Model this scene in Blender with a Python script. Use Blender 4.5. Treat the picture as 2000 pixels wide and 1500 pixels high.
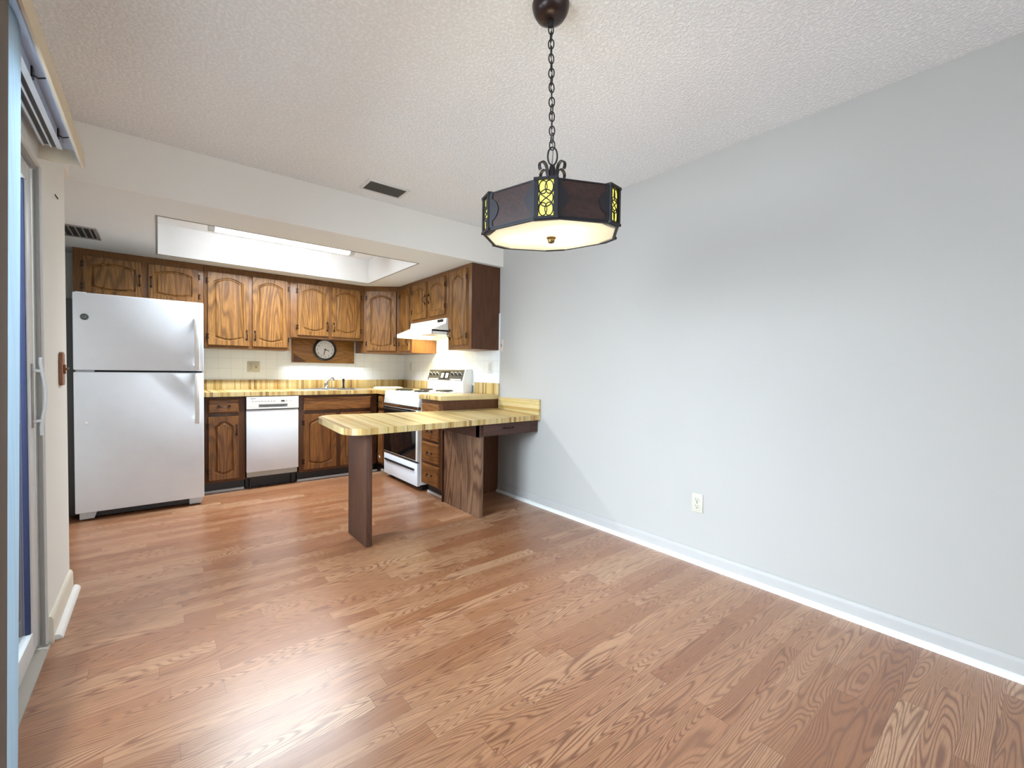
import bpy, bmesh, math, random
from mathutils import Vector, Matrix
PI = math.pi
for o in list(bpy.data.objects): bpy.data.objects.remove(o)
C = bpy.context.scene.collection
S = bpy.context.scene

# ------------------------------------------------------------------ camera
F_PX, YAW, PITCH, ROLL = 854.5, 0.68008, -0.02624, 0.01282
fw = Vector((math.sin(YAW)*math.cos(PITCH), math.cos(YAW)*math.cos(PITCH), math.sin(PITCH)))
rt = Vector((math.cos(YAW), -math.sin(YAW), 0)); up = rt.cross(fw)
r2 = math.cos(ROLL)*rt + math.sin(ROLL)*up
u2 = -math.sin(ROLL)*rt + math.cos(ROLL)*up
cd = bpy.data.cameras.new('camera'); cam = bpy.data.objects.new('camera', cd); C.objects.link(cam)
cd.sensor_width = 36; cd.lens = F_PX/2000*36; cd.clip_start = 0.02
M4 = Matrix(((r2.x, u2.x, -fw.x, -2.5333), (r2.y, u2.y, -fw.y, 0), (r2.z, u2.z, -fw.z, 1.1395), (0, 0, 0, 1)))
cam.matrix_world = M4
S.camera = cam
# ------------------------------------------------------------------ colour, world, daylight, rear fill
S.view_settings.view_transform = 'Standard'; S.view_settings.look = 'None'
S.view_settings.gamma = 1; S.view_settings.exposure = 1.10
W = bpy.data.worlds.new('sky'); S.world = W; W.use_nodes = True
bg = W.node_tree.nodes['Background']; bg.inputs[0].default_value = (0.86, 0.94, 1.0, 1); bg.inputs[1].default_value = 1.6

def area(name, loc, rot, sx, sy, power, col, portal=False, spread=PI):
    l = bpy.data.lights.new(name, 'AREA'); l.shape = 'RECTANGLE'; l.size = sx; l.size_y = sy
    l.energy = power; l.color = col; l.spread = spread
    if portal: l.cycles.is_portal = True
    o = bpy.data.objects.new(name, l); o.location = loc; o.rotation_euler = rot; C.objects.link(o); return o
# daylight through the patio door (left); an added fill lamp brightens the room from behind the camera
area('daylight_patio_door', (-3.95, 1.50, 1.75), (0, -PI/2+.58, 0), 1.7, 2.4, 205, (0.86, 0.94, 1.0))
area('rear_fill_lamp', (-1.5, -3.55, 1.35), (PI/2, 0, PI), 2.6, 1.7, 560, (0.96, 0.975, 1.0))

# ------------------------------------------------------------------ node helpers / materials
class NT:
    def __init__(s, name):
        s.m = bpy.data.materials.new(name); s.m.use_nodes = True
        s.t = s.m.node_tree; s.b = s.t.nodes['Principled BSDF']; s.out = s.t.nodes['Material Output']
    def n(s, ty, **kw):
        x = s.t.nodes.new(ty)
        for k, v in kw.items():
            if k.startswith('i_'): x.inputs[k[2:].replace('_', ' ')].default_value = v
            else: setattr(x, k, v)
        return x
    def l(s, a, b): s.t.links.new(a, b)
    def math(s, op, a, b=None, c=None):
        x = s.t.nodes.new('ShaderNodeMath'); x.operation = op
        for i, v in enumerate((a, b, c)):
            if v is None: continue
            if isinstance(v, (int, float)): x.inputs[i].default_value = v
            else: s.l(v, x.inputs[i])
        return x.outputs[0]
    def comb(s, a, b, c):
        x = s.t.nodes.new('ShaderNodeCombineXYZ')
        for i, v in enumerate((a, b, c)):
            if isinstance(v, (int, float)): x.inputs[i].default_value = v
            else: s.l(v, x.inputs[i])
        return x.outputs[0]
    def ramp(s, fac, stops, interp='LINEAR'):
        x = s.t.nodes.new('ShaderNodeValToRGB'); x.color_ramp.interpolation = interp
        e = x.color_ramp.elements
        while len(e) < len(stops): e.new(0.5)
        for el, (p, c) in zip(e, stops): el.position = p; el.color = (*c, 1)
        s.l(fac, x.inputs[0]); return x.outputs[0]
    def mix(s, fac, a, b, mode='MIX'):
        x = s.t.nodes.new('ShaderNodeMix'); x.data_type = 'RGBA'; x.blend_type = mode
        for i, v in ((0, fac), (6, a), (7, b)):
            if isinstance(v, (int, float)): x.inputs[i].default_value = v
            elif isinstance(v, tuple): x.inputs[i].default_value = (*v, 1)
            else: s.l(v, x.inputs[i])
        return x.outputs[2]
    def noise(s, vec, scale=5, detail=2, rough=.5, dist=0):
        x = s.t.nodes.new('ShaderNodeTexNoise'); x.inputs['Scale'].default_value = scale
        x.inputs['Detail'].default_value = detail; x.inputs['Roughness'].default_value = rough
        x.inputs['Distortion'].default_value = dist
        s.l(vec, x.inputs['Vector']); return x.outputs[0]
    def bump(s, h, st=.2, d=.01):
        x = s.t.nodes.new('ShaderNodeBump'); x.inputs['Strength'].default_value = st; x.inputs['Distance'].default_value = d
        s.l(h, x.inputs['Height']); s.l(x.outputs[0], s.b.inputs['Normal'])
    def obj(s):
        return s.t.nodes.new('ShaderNodeTexCoord').outputs['Object']
    def sep(s, v):
        x = s.t.nodes.new('ShaderNodeSeparateXYZ'); s.l(v, x.inputs[0]); return x.outputs
    def white(s, v, dim='3D'):
        x = s.t.nodes.new('ShaderNodeTexWhiteNoise'); x.noise_dimensions = dim
        s.l(v, x.inputs['W' if dim == '1D' else 'Vector']); return x.outputs

def plain(name, col, rough=.5, metal=0, spec=.5, emis=None, es=0, coat=0, bump=None):
    t = NT(name); b = t.b
    b.inputs['Base Color'].default_value = (*col, 1); b.inputs['Roughness'].default_value = rough
    b.inputs['Metallic'].default_value = metal; b.inputs['Specular IOR Level'].default_value = spec
    b.inputs['Coat Weight'].default_value = coat
    # slight procedural variation so no surface is perfectly uniform
    v = t.noise(t.obj(), 9, 3)
    c = t.mix(1.0, col, t.ramp(v, [(0.2, (.955, .955, .955)), (0.8, (1, 1, 1))]), 'MULTIPLY'); t.l(c, b.inputs['Base Color'])
    if emis: b.inputs['Emission Color'].default_value = (*emis, 1); b.inputs['Emission Strength'].default_value = es
    if bump: t.bump(t.noise(t.obj(), bump[0], 3), bump[1], bump[2])
    return t.m

def oak(name, c_dark, c_mid, c_light, grain=0.7, axis='z', rough=.38):
    """oak with cathedral contour lines and fine pores running along the axis"""
    t = NT(name)
    oi = t.n('ShaderNodeObjectInfo')
    rnd = t.math('MULTIPLY', oi.outputs['Random'], 37.0)
    sp = t.sep(t.obj())
    st = {'x': (0.13, 1, 1), 'y': (1, 0.13, 1), 'z': (1, 1, 0.13)}[axis]
    X = [t.math('MULTIPLY', sp[i], st[i]) for i in range(3)]
    v = t.comb(t.math('ADD', X[0], rnd), X[1], X[2])
    big = t.noise(v, 5.5, 1.0, .4, .25)
    rings = t.math('SINE', t.math('MULTIPLY', big, 105))
    rings = t.math('MULTIPLY_ADD', rings, .5, .5)
    rings = t.math('POWER', rings, 2.2)
    st2 = {'x': (.03, 1, 1), 'y': (1, .03, 1), 'z': (1, 1, .03)}[axis]
    Y = [t.math('MULTIPLY', sp[i], st2[i]) for i in range(3)]
    v2 = t.comb(t.math('ADD', Y[0], rnd), Y[1], Y[2])
    fine = t.noise(v2, 260, 2, .6)
    tone = t.noise(v, 2.2, 2)
    base = t.mix(t.ramp(tone, [(.3, (0, 0, 0)), (.7, (1, 1, 1))]), c_mid, c_light)
    col = t.mix(t.math('MULTIPLY', rings, grain), base, c_dark)
    col = t.mix(t.ramp(fine, [(.42, (.55, .55, .55)), (.56, (0, 0, 0))]), col, c_dark)
    t.l(col, t.b.inputs['Base Color'])
    t.b.inputs['Roughness'].default_value = rough; t.b.inputs['Specular IOR Level'].default_value = .45
    t.bump(fine, .12, .002)
    return t.m

def butcher(name, axis):
    """butcher-block patterned laminate: thin strips across the given axis"""
    t = NT(name); sp = t.sep(t.obj()); a = sp['xyz'.index(axis)]
    wob = a
    id1 = t.white(t.math('FLOOR', t.math('DIVIDE', wob, .026)), '1D')[0]
    c = t.ramp(id1, [(0, (0.736, 0.560, 0.259)), (.18, (0.626, 0.400, 0.144)), (.34, (0.718, 0.544, 0.274)), (.52, (0.552, 0.368, 0.130)),
                     (.62, (0.773, 0.608, 0.331)), (.82, (0.423, 0.248, 0.086)), (.9, (0.690, 0.496, 0.216))], 'CONSTANT')
    id2 = t.white(t.math('FLOOR', t.math('DIVIDE', wob, .0085)), '1D')[0]
    c2 = t.ramp(id2, [(0, (1, 1, 1)), (.6, (.90, .90, .84)), (.84, (.60, .55, .42)), (.90, (1, 1, 1))], 'CONSTANT')
    c = t.mix(1.0, c, c2, 'MULTIPLY')
    st = [1, 1, 1]
    v = t.comb(*[t.math('MULTIPLY', sp[i], 160 if 'xyz'[i] == axis else 9) for i in range(3)])
    f = t.noise(v, 1, 2)
    c = t.mix(1.0, c, t.ramp(f, [(.3, (.74, .74, .66)), (.7, (.87, .87, .84))]), 'MULTIPLY')
    t.l(c, t.b.inputs['Base Color']); t.b.inputs['Roughness'].default_value = .33
    return t.m

def floor_mat():
    t = NT('floor_oak_laminate'); sp = t.sep(t.obj()); x, y = sp[0], sp[1]
    wy = .078; L = .62
    row = t.math('FLOOR', t.math('DIVIDE', y, wy))
    off = t.white(row, '1D')[0]
    xs = t.math('ADD', t.math('DIVIDE', x, L), t.math('MULTIPLY', off, 7.3))
    colid = t.math('FLOOR', xs)
    rn = t.white(t.comb(row, colid, 0.0), '3D')
    r1 = rn[0]; rc = t.sep(rn[1])
    # grain, shifted for every strip
    gx = t.math('ADD', t.math('MULTIPLY', x, .9), t.math('MULTIPLY', rc[0], 31))
    gy = t.math('ADD', t.math('MULTIPLY', y, 9.0), t.math('MULTIPLY', rc[1], 17))
    v = t.comb(gx, gy, t.math('MULTIPLY', rc[2], 9))
    big = t.noise(v, 1.15, 1.2, .45, .35)
    rings = t.math('MULTIPLY_ADD', t.math('SINE', t.math('MULTIPLY', big, 225)), .5, .5)
    rings = t.math('POWER', rings, 2.5)
    amt = t.math('MULTIPLY_ADD', rc[1], .40, .58)
    fine = t.noise(t.comb(t.math('MULTIPLY', gx, 6), t.math('MULTIPLY', gy, 24), 0.0), 2.2, 3, .6)
    base = t.ramp(r1, [(0, (0.308, 0.126, 0.054)), (.3, (0.372, 0.174, 0.081)), (.55, (0.461, 0.244, 0.128)), (.75, (0.348, 0.148, 0.067)), (1, (0.534, 0.318, 0.181))])
    col = t.mix(t.math('MULTIPLY', rings, amt), base, (.17, .062, .028))
    col = t.mix(t.ramp(fine, [(.36, (.60, .60, .60)), (.50, (0, 0, 0))]), col, (.20, .08, .038))
    # seams
    fy = t.math('FRACT', t.math('DIVIDE', y, wy)); fx = t.math('FRACT', xs)
    s1 = t.math('LESS_THAN', fy, .022); s2 = t.math('LESS_THAN', fx, .004)
    seam = t.math('MAXIMUM', s1, s2)
    col = t.mix(t.math('MULTIPLY', seam, .55), col, (.16, .07, .04))
    t.l(col, t.b.inputs['Base Color'])
    rr = t.noise(t.obj(), 3.0, 3)
    t.l(t.math('MULTIPLY_ADD', rr, .12, .25), t.b.inputs['Roughness'])
    t.b.inputs['Specular IOR Level'].default_value = .7
    t.b.inputs['Coat Weight'].default_value = .35; t.b.inputs['Coat Roughness'].default_value = .30
    t.bump(t.math('ADD', fine, rings), .10, .0008)
    return t.m

def paint(name, col, bumpst=.05):
    t = NT(name); v = t.noise(t.obj(), 1.2, 3)
    c = t.mix(1.0, col, t.ramp(v, [(.3, (.97, .97, .97)), (.7, (1, 1, 1))]), 'MULTIPLY'); t.l(c, t.b.inputs['Base Color'])
    t.b.inputs['Roughness'].default_value = .75; t.b.inputs['Specular IOR Level'].default_value = .25
    t.bump(t.noise(t.obj(), 160, 3), bumpst, .003); return t.m

def popcorn():
    t = NT('ceiling_popcorn'); o = t.obj()
    h = t.ramp(t.noise(o, 75, 3, .6), [(.42, (0, 0, 0)), (.62, (1, 1, 1))])
    t.b.inputs['Base Color'].default_value = (.74, .73, .71, 1)
    t.l(t.mix(1.0, (.92, .93, .945), t.ramp(h, [(0, (.90, .90, .90)), (1, (1, 1, 1))]), 'MULTIPLY'), t.b.inputs['Base Color'])
    t.b.inputs['Roughness'].default_value = .95; t.b.inputs['Specular IOR Level'].default_value = .1
    t.bump(h, .55, .006); return t.m

def tile(name, ax):
    t = NT(name); sp = t.sep(t.obj()); a = sp['xyz'.index(ax)]; z = sp[2]
    s = .108
    fa = t.math('FRACT', t.math('DIVIDE', a, s)); fz = t.math('FRACT', t.math('DIVIDE', t.math('ADD', z, .045), s))
    g = t.math('MAXIMUM', t.math('LESS_THAN', fa, .025), t.math('LESS_THAN', fz, .025))
    col = t.mix(g, (.82, .86, .88), (.66, .69, .70)); t.l(col, t.b.inputs['Base Color'])
    t.b.inputs['Roughness'].default_value = .22
    t.bump(t.math('SUBTRACT', 1, g), .2, .001); return t.m

def glassy(name, tint=(1, 1, 1), refl=.12):
    t = NT(name); t.t.nodes.remove(t.b)
    tr = t.n('ShaderNodeBsdfTransparent'); tr.inputs[0].default_value = (*tint, 1)
    gl = t.n('ShaderNodeBsdfGlossy'); gl.inputs['Roughness'].default_value = .02
    fr = t.n('ShaderNodeFresnel'); fr.inputs[0].default_value = 1.45
    mx = t.n('ShaderNodeMixShader'); t.l(fr.outputs[0], mx.inputs[0]); t.l(tr.outputs[0], mx.inputs[1]); t.l(gl.outputs[0], mx.inputs[2])
    t.l(mx.outputs[0], t.out.inputs[0]); return t.m

def lamp_glass(name, col, emis, es, trans=.6):
    t = NT(name); t.t.nodes.remove(t.b)
    d = t.n('ShaderNodeBsdfTranslucent'); d.inputs[0].default_value = (*col, 1)
    d2 = t.n('ShaderNodeBsdfDiffuse'); d2.inputs[0].default_value = (*col, 1)
    m1 = t.n('ShaderNodeMixShader'); m1.inputs[0].default_value = 1-trans; t.l(d.outputs[0], m1.inputs[1]); t.l(d2.outputs[0], m1.inputs[2])
    e = t.n('ShaderNodeEmission'); e.inputs[0].default_value = (*emis, 1); e.inputs[1].default_value = es
    ad = t.n('ShaderNodeAddShader'); t.l(m1.outputs[0], ad.inputs[0]); t.l(e.outputs[0], ad.inputs[1])
    t.l(ad.outputs[0], t.out.inputs[0]); return t.m

def vane_mat():
    t = NT('blind_fabric'); t.t.nodes.remove(t.b)
    sp = t.sep(t.obj()); v = t.noise(t.comb(t.math('MULTIPLY', sp[0], 400), t.math('MULTIPLY', sp[1], 400), t.math('MULTIPLY', sp[2], 2)), 1, 2)
    c = t.ramp(v, [(.3, (.46, .54, .59)), (.7, (.58, .67, .73))])
    a = t.n('ShaderNodeBsdfDiffuse'); b = t.n('ShaderNodeBsdfTranslucent'); t.l(c, a.inputs[0]); t.l(c, b.inputs[0])
    m = t.n('ShaderNodeMixShader'); m.inputs[0].default_value = .5
    t.l(a.outputs[0], m.inputs[1]); t.l(b.outputs[0], m.inputs[2]); t.l(m.outputs[0], t.out.inputs[0]); return t.m

OAK = oak('oak_golden', (0.076, 0.027, 0.005), (0.253, 0.111, 0.025), (0.317, 0.156, 0.040))
OAKX = oak('oak_golden_flat', (0.086, 0.031, 0.006), (0.288, 0.126, 0.028), (0.360, 0.177, 0.046), .45, 'x')
OAKF = oak('oak_frame', (0.086, 0.033, 0.010), (0.194, 0.085, 0.026), (0.245, 0.112, 0.037), .3)
OAKB = oak('oak_base', (.062, .020, .005), (.215, .082, .018), (.28, .115, .028), .6)  # base oaks: same wood as the uppers, darkened for the weaker light below
OAKBX = oak('oak_base_drawer', (.062, .020, .005), (.225, .088, .019), (.29, .12, .03), .45, 'x')
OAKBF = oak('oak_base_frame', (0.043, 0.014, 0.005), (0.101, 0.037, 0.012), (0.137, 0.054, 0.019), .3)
OAKE = oak('oak_end_panel', (0.050, 0.015, 0.005), (0.094, 0.032, 0.011), (0.122, 0.045, 0.016), .35)
PENW = oak('peninsula_wood', (.035, .014, .008), (.072, .028, .015), (.098, .040, .022), .25, 'z', .6)
PENWX = oak('peninsula_wood_flat', (.035, .014, .009), (.075, .030, .019), (.10, .043, .028), .35, 'x', .5)
PANELW = oak('peninsula_oak_panel', (.075, .034, .018), (.22, .12, .068), (.29, .165, .095), .9)
PLANK = oak('clock_plank_wood', (0.144, 0.051, 0.007), (0.302, 0.129, 0.022), (0.403, 0.197, 0.040), .5, 'x')
SWITCHW = oak('switch_plate_wood', (.10, .03, .01), (.30, .11, .035), (.36, .14, .045), .3)
BUT_X = butcher('butcher_block_laminate_along', 'x')
BUT_Y = butcher('butcher_block_laminate_across', 'y')
BUT_Z = butcher('butcher_block_laminate_flat', 'z')
BUT_YT = BUT_Y
FLOOR = floor_mat(); CEIL = popcorn()
WALL = paint('wall_paint_white', (.475, .462, .442))
WALLC = paint('wall_paint_cream', (.78, .79, .76))
HEAD = paint('header_paint', (.86, .83, .78))
KCEIL = paint('kitchen_ceiling_paint', (.80, .83, .84))
WELL = plain('light_well_white', (.86, .88, .90), .6)
TRIM = plain('trim_white', (.80, .80, .78), .35)
TRIMC = plain('trim_cream', (.74, .70, .60), .4)
TILEX = tile('tile_white_back', 'x'); TILEY = tile('tile_white_side', 'y')
WHITE = plain('appliance_white', (.83, .90, .99), .42, coat=.0)
WHITEW = plain('enamel_white', (.86, .86, .84), .22, coat=.3)
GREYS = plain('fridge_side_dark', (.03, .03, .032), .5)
BLACK = plain('black_plastic', (.012, .012, .013), .4)
BLKGL = plain('black_glass', (.006, .006, .007), .05, spec=.6)
GASK = plain('gasket_dark', (.03, .035, .045), .6)
CHROME = plain('chrome', (.75, .76, .78), .15, 1)
ALU = plain('aluminium_grey', (.33, .32, .30), .45, .3)
ALUW = plain('door_frame_white', (.72, .74, .75), .4)
IRON = plain('black_iron', (.012, .010, .014), .55, .2, bump=(90, .2, .002))
BRONZE = plain('antique_bronze', (.045, .028, .02), .38, .8)
BRASS = plain('antique_brass', (.20, .13, .05), .35, .8)
CANOPY = plain('dark_bronze_canopy', (.035, .02, .018), .28, .4)
LAMPW = oak('lamp_wood', (.008, .003, .003), (.030, .010, .008), (.042, .015, .011), .5, 'x', .45)
GLASS = glassy('clear_door_glass', (.93, .97, 1.0))
LGL = lamp_glass('frosted_lamp_glass', (.80, .79, .72), (1, .9, .7), .10)
YGL = lamp_glass('yellow_stained_glass', (.72, .70, .22), (.80, .74, .18), .34)
TUBE = plain('fluorescent_lens', (1, 1, 1), .4, emis=(.97, .99, 1), es=8)
PLATE = plain('ivory_plate', (.58, .56, .47), .4)
PLATEW = plain('white_plate', (.70, .70, .66), .4)
SLOT = plain('socket_slots', (.05, .045, .04), .6)
DARK = plain('vent_dark', (.02, .02, .02), .8)
VSL = plain('vent_slats', (.07, .07, .068), .6)
VFR = plain('vent_frame_white', (.70, .70, .68), .5)
CLKF = plain('clock_face_paper', (.72, .72, .72), .6)
INK = plain('ink_dark', (.05, .055, .06), .6)
STEEL = plain('sink_steel', (.45, .46, .47), .3, .9)
VANE = vane_mat()
TAUPE = plain('blind_fabric_taupe', (.16, .135, .115), .8, bump=(220, .3, .002))  # fabric of the vane in shadow, its shade put into the colour
HEADR = plain('blind_headrail', (.62, .66, .70), .45)
VALIN = plain('valance_backing', (.50, .54, .62), .8, bump=(180, .3, .002))
VALF = plain('valance_face', (.70, .60, .44), .6)
THR = plain('threshold_vinyl', (.46, .43, .38), .6, bump=(200, .2, .002))
CONC = plain('patio_concrete', (.55, .55, .54), .9)
BURN = plain('burner_coil', (.02, .02, .022), .5, .4)
HOODF = plain('hood_filter', (.45, .45, .44), .4, .5)

# ------------------------------------------------------------------ mesh helpers
class MB:
    def __init__(s): s.v = []; s.f = []
    def add(s, vs, fs):
        o = len(s.v); s.v += [tuple(v) for v in vs]; s.f += [tuple(i+o for i in f) for f in fs]; return s
    def box(s, x0, x1, y0, y1, z0, z1):
        if x1 < x0: x0, x1 = x1, x0
        if y1 < y0: y0, y1 = y1, y0
        return s.add([(x0, y0, z0), (x1, y0, z0), (x1, y1, z0), (x0, y1, z0), (x0, y0, z1), (x1, y0, z1), (x1, y1, z1), (x0, y1, z1)],
                     [(0, 3, 2, 1), (4, 5, 6, 7), (0, 1, 5, 4), (1, 2, 6, 5), (2, 3, 7, 6), (3, 0, 4, 7)])
    def prism(s, poly, a0, a1, ax='z', top=None):
        """poly: CCW 2-D points; extruded along ax. top: function giving the upper level"""
        n = len(poly)
        def P(p, a):
            if ax == 'z': return (p[0], p[1], a)
            if ax == 'y': return (p[0], a, p[1])
            return (a, p[0], p[1])
        vs = [P(p, a0(p) if callable(a0) else a0) for p in poly] + [P(p, a1(p) if callable(a1) else a1) for p in poly]
        return s.add(vs, [tuple(range(n-1, -1, -1)), tuple(range(n, 2*n))] + [(i, (i+1) % n, n+(i+1) % n, n+i) for i in range(n)])
    def lathe(s, prof, c=(0, 0, 0), ax='z', n=28):
        """prof: (radius, height) list"""
        vs = []
        for r, h in prof:
            for k in range(n):
                a = 2*PI*k/n; p = (r*math.cos(a), r*math.sin(a), h)
                if ax == 'y': p = (p[0], p[2], p[1])
                if ax == 'x': p = (p[2], p[0], p[1])
                vs.append((p[0]+c[0], p[1]+c[1], p[2]+c[2]))
        fs = [(j*n+k, j*n+(k+1) % n, (j+1)*n+(k+1) % n, (j+1)*n+k) for j in range(len(prof)-1) for k in range(n)]
        fs += [tuple(range(n-1, -1, -1)), tuple((len(prof)-1)*n+k for k in range(n))]
        return s.add(vs, fs)
    def cyl(s, c, r, h, ax='z', n=24): return s.lathe([(r, 0), (r, h)], c, ax, n)
    def tube(s, pts, r, n=10, closed=False, flat=None):
        pts = [Vector(p) for p in pts]; N = len(pts); vs = []; nrm = None
        for i, p in enumerate(pts):
            if closed: t = (pts[(i+1) % N]-pts[i-1]).normalized()
            else: t = (pts[min(i+1, N-1)]-pts[max(i-1, 0)]).normalized()
            if nrm is None:
                nrm = t.orthogonal().normalized() if abs(t.z) > .99 or flat is None else Vector(flat)
            nrm = (nrm - t*nrm.dot(t)); nrm = nrm.normalized() if nrm.length > 1e-6 else t.orthogonal().normalized()
            b = t.cross(nrm); rr = r[i] if isinstance(r, (list, tuple)) else r
            for k in range(n):
                a = 2*PI*k/n
                vs.append(p + nrm*math.cos(a)*rr*(1 if flat is None else 1) + b*math.sin(a)*rr)
        fs = []
        for j in range(N if closed else N-1):
            for k in range(n):
                fs.append((j*n+k, j*n+(k+1) % n, ((j+1) % N)*n+(k+1) % n, ((j+1) % N)*n+k))
        if not closed: fs += [tuple(range(n-1, -1, -1)), tuple((N-1)*n+k for k in range(n))]
        return s.add(vs, fs)
    def build(s, name, m, parent=None, bevel=0, smooth=35, local=False):
        me = bpy.data.meshes.new(name)
        vs = s.v
        if parent is not None and not local:
            root = parent
            inv = wmat(parent).inverted(); vs = [tuple(inv @ Vector(v)) for v in vs]
        me.from_pydata(vs, [], s.f)
        bm = bmesh.new(); bm.from_mesh(me); bmesh.ops.recalc_face_normals(bm, faces=bm.faces)
        if bevel:
            ed = [e for e in bm.edges if len(e.link_faces) == 2 and e.calc_face_angle(0) > .6]
            bmesh.ops.bevel(bm, geom=ed, offset=bevel, segments=2, affect='EDGES', profile=.5, clamp_overlap=True)
        bm.to_mesh(me); bm.free()
        if smooth:
            me.polygons.foreach_set('use_smooth', [True]*len(me.polygons))
            me.set_sharp_from_angle(angle=math.radians(smooth))
        me.materials.append(m)
        o = bpy.data.objects.new(name, me); C.objects.link(o)
        if parent is not None: o.parent = parent
        return o
def wmat(o):
    m = Matrix.LocRotScale(o.location, o.rotation_euler, None)
    return wmat(o.parent) @ m if o.parent else m
def tag(o, label=None, cat=None, group=None, kind=None):
    if label: o['label'] = label
    if cat: o['category'] = cat
    if group: o['group'] = group
    if kind: o['kind'] = kind
    return o
def thing(name, label, cat, loc=(0, 0, 0), rot=0, group=None, kind=None):
    o = bpy.data.objects.new(name, None); o.empty_display_size = .1; o.location = loc; o.rotation_euler = (0, 0, rot); C.objects.link(o)
    return tag(o, label, cat, group, kind)
def struct(name, mb, m, label=None, **kw):
    o = mb.build(name, m, None, **kw); tag(o, label, None, None, 'structure'); return o
def text_mb(txt, size, depth=.0006, font=None):
    cu = bpy.data.curves.new('t', 'FONT'); cu.body = txt; cu.size = size; cu.extrude = depth; cu.align_x = 'CENTER'; cu.align_y = 'CENTER'
    ob = bpy.data.objects.new('t', cu); C.objects.link(ob)
    dg = bpy.context.evaluated_depsgraph_get(); me = bpy.data.meshes.new_from_object(ob.evaluated_get(dg))
    vs = [tuple(v.co) for v in me.vertices]; fs = [tuple(p.vertices) for p in me.polygons]
    bpy.data.objects.remove(ob); bpy.data.curves.remove(cu); bpy.data.meshes.remove(me)
    return vs, fs

# ------------------------------------------------------------------ room shell
HD, HK = 2.44, 2.131         # dining and kitchen ceiling heights
XL, XK, YB, YH, YR = -2.889, -3.20, 5.40, 3.285, -3.5
struct('floor', MB().box(-2.889, 0, YR, 3.1, -.05, 0).box(XK, 0, 3.1, YB, -.05, 0), FLOOR, 'glossy oak strip laminate floor', smooth=0)
struct('wall_right', MB().box(0, .12, YR, YB+.1, 0, HD), WALL, smooth=0)
struct('wall_back', MB().box(XK-.12, 0, YB, YB+.12, 0, HK+.4), WALLC, smooth=0)
struct('wall_kitchen_left', MB().box(XK-.12, XK, 3.1, YB, 0, HK+.4), WALLC, smooth=0)
DY0, DY1, DZ = .45, 2.55, 1.925     # patio door opening
struct('wall_left', MB().box(XK-.12+.18, XL, DY1, 3.10, 0, HD).box(-3.02, XL, DY0, DY1, DZ, HD).box(-3.02, XL, YR, DY0, 0, HD)
       .box(XK-.12, -3.02, 3.04, 3.10, 0, HD), WALLC, smooth=0)
struct('wall_header', MB().box(XK, 0, YH+.004, YH+.12, HK+.05, HD).box(XK, 0, YH, YH+.004, HK, HD), HEAD, smooth=0)
struct('wall_kitchen_header', MB().box(XK, XL, 3.10, YH-.001, HK, HD), HEAD, smooth=0)
struct('wall_rear', MB().box(-3.02, -2.85, YR-.1, YR, 0, HD).box(-.15, 0, YR-.1, YR, 0, HD).box(-2.85, -.15, YR-.1, YR, 0, .45).box(-2.85, -.15, YR-.1, YR, 2.2, HD), WALLC, smooth=0)
struct('ceiling', MB().box(-3.02, 0, YR, YH, HD, HD+.1), CEIL, smooth=0)
# kitchen ceiling with a rectangular light well
WX0, WX1, WY0, WY1, WZ = -2.53, -.672, 3.70, 4.92, 2.392
struct('ceiling_kitchen', MB().box(XK, WX0-.02, YH+.004, YB, HK, HK+.05).box(WX1+.02, 0, YH+.004, YB, HK, HK+.05)
       .box(WX0-.02, WX1+.02, YH+.004, WY0-.02, HK, HK+.05).box(WX0-.02, WX1+.02, WY1+.02, YB, HK, HK+.05), KCEIL, smooth=0)
lw = MB().box(WX0-.02, WX0, WY0, WY1, HK, WZ).box(WX1, WX1+.02, WY0, WY1, HK, WZ).box(WX0-.02, WX1+.02, WY0-.02, WY0, HK, WZ)
lw.box(WX0-.02, WX1+.02, WY1, WY1+.02, HK, WZ).box(WX0-.02, WX1+.02, WY0-.02, WY1+.02, WZ, WZ+.02)
struct('ceiling_light_well', lw, WELL, 'recessed white light well in the kitchen ceiling', smooth=0)
fr = MB()
for a in ((WX0-.012, WX1+.012, WY0-.012, WY0), (WX0-.012, WX1+.012, WY1, WY1+.012), (WX0-.012, WX0, WY0, WY1), (WX1, WX1+.012, WY0, WY1)):
    fr.box(*a, HK-.003, HK-.0005)
struct('trim_1', fr, plain('well_edge_grey', (.30, .29, .26), .5), 'thin grey metal edge around the light well')

def baseboard(name, a, b, inward, m, h=.105, shoe=True):
    """a, b: ends along a wall (x,y), inward: unit normal into the room"""
    (ax_, ay), (bx, by) = a, b; ix, iy = inward
    mb = MB()
    prof = ([(0, 0), (.026, 0), (.025, .010), (.019, .019), (.0135, .022)] if shoe else [(0, 0), (.0125, 0)]) + [(.0125, h-.02), (.009, h-.006), (.004, h), (0, h)]
    vs = [(ax_+ix*p, ay+iy*p, z) for p, z in prof] + [(bx+ix*p, by+iy*p, z) for p, z in prof]; n = len(prof)
    mb.add(vs, [tuple(range(n)), tuple(range(2*n-1, n-1, -1))] + [(i, (i+1) % n, n+(i+1) % n, n+i) for i in range(n)])
    return struct(name, mb, m, smooth=30)
baseboard('baseboard_right', (0, YR), (0, 3.32), (-1, 0), plain('baseboard_paint', (.47, .46, .45), .5), .085, False)
q = [(.0125, 0)] + [(.0125+.020*math.cos(a), .024*math.sin(a)) for a in [0, .4, .8, 1.2, PI/2]]
n = len(q); vs = [(-p, YR, z) for p, z in q]+[(-p, 3.32, z) for p, z in q]
struct('trim_7', MB().add(vs, [tuple(range(n)), tuple(range(2*n-1, n-1, -1))]+[(i, (i+1) % n, n+(i+1) % n, n+i) for i in range(n)]), TRIM, 'white shoe moulding along the right wall')
bl = MB()
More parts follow.
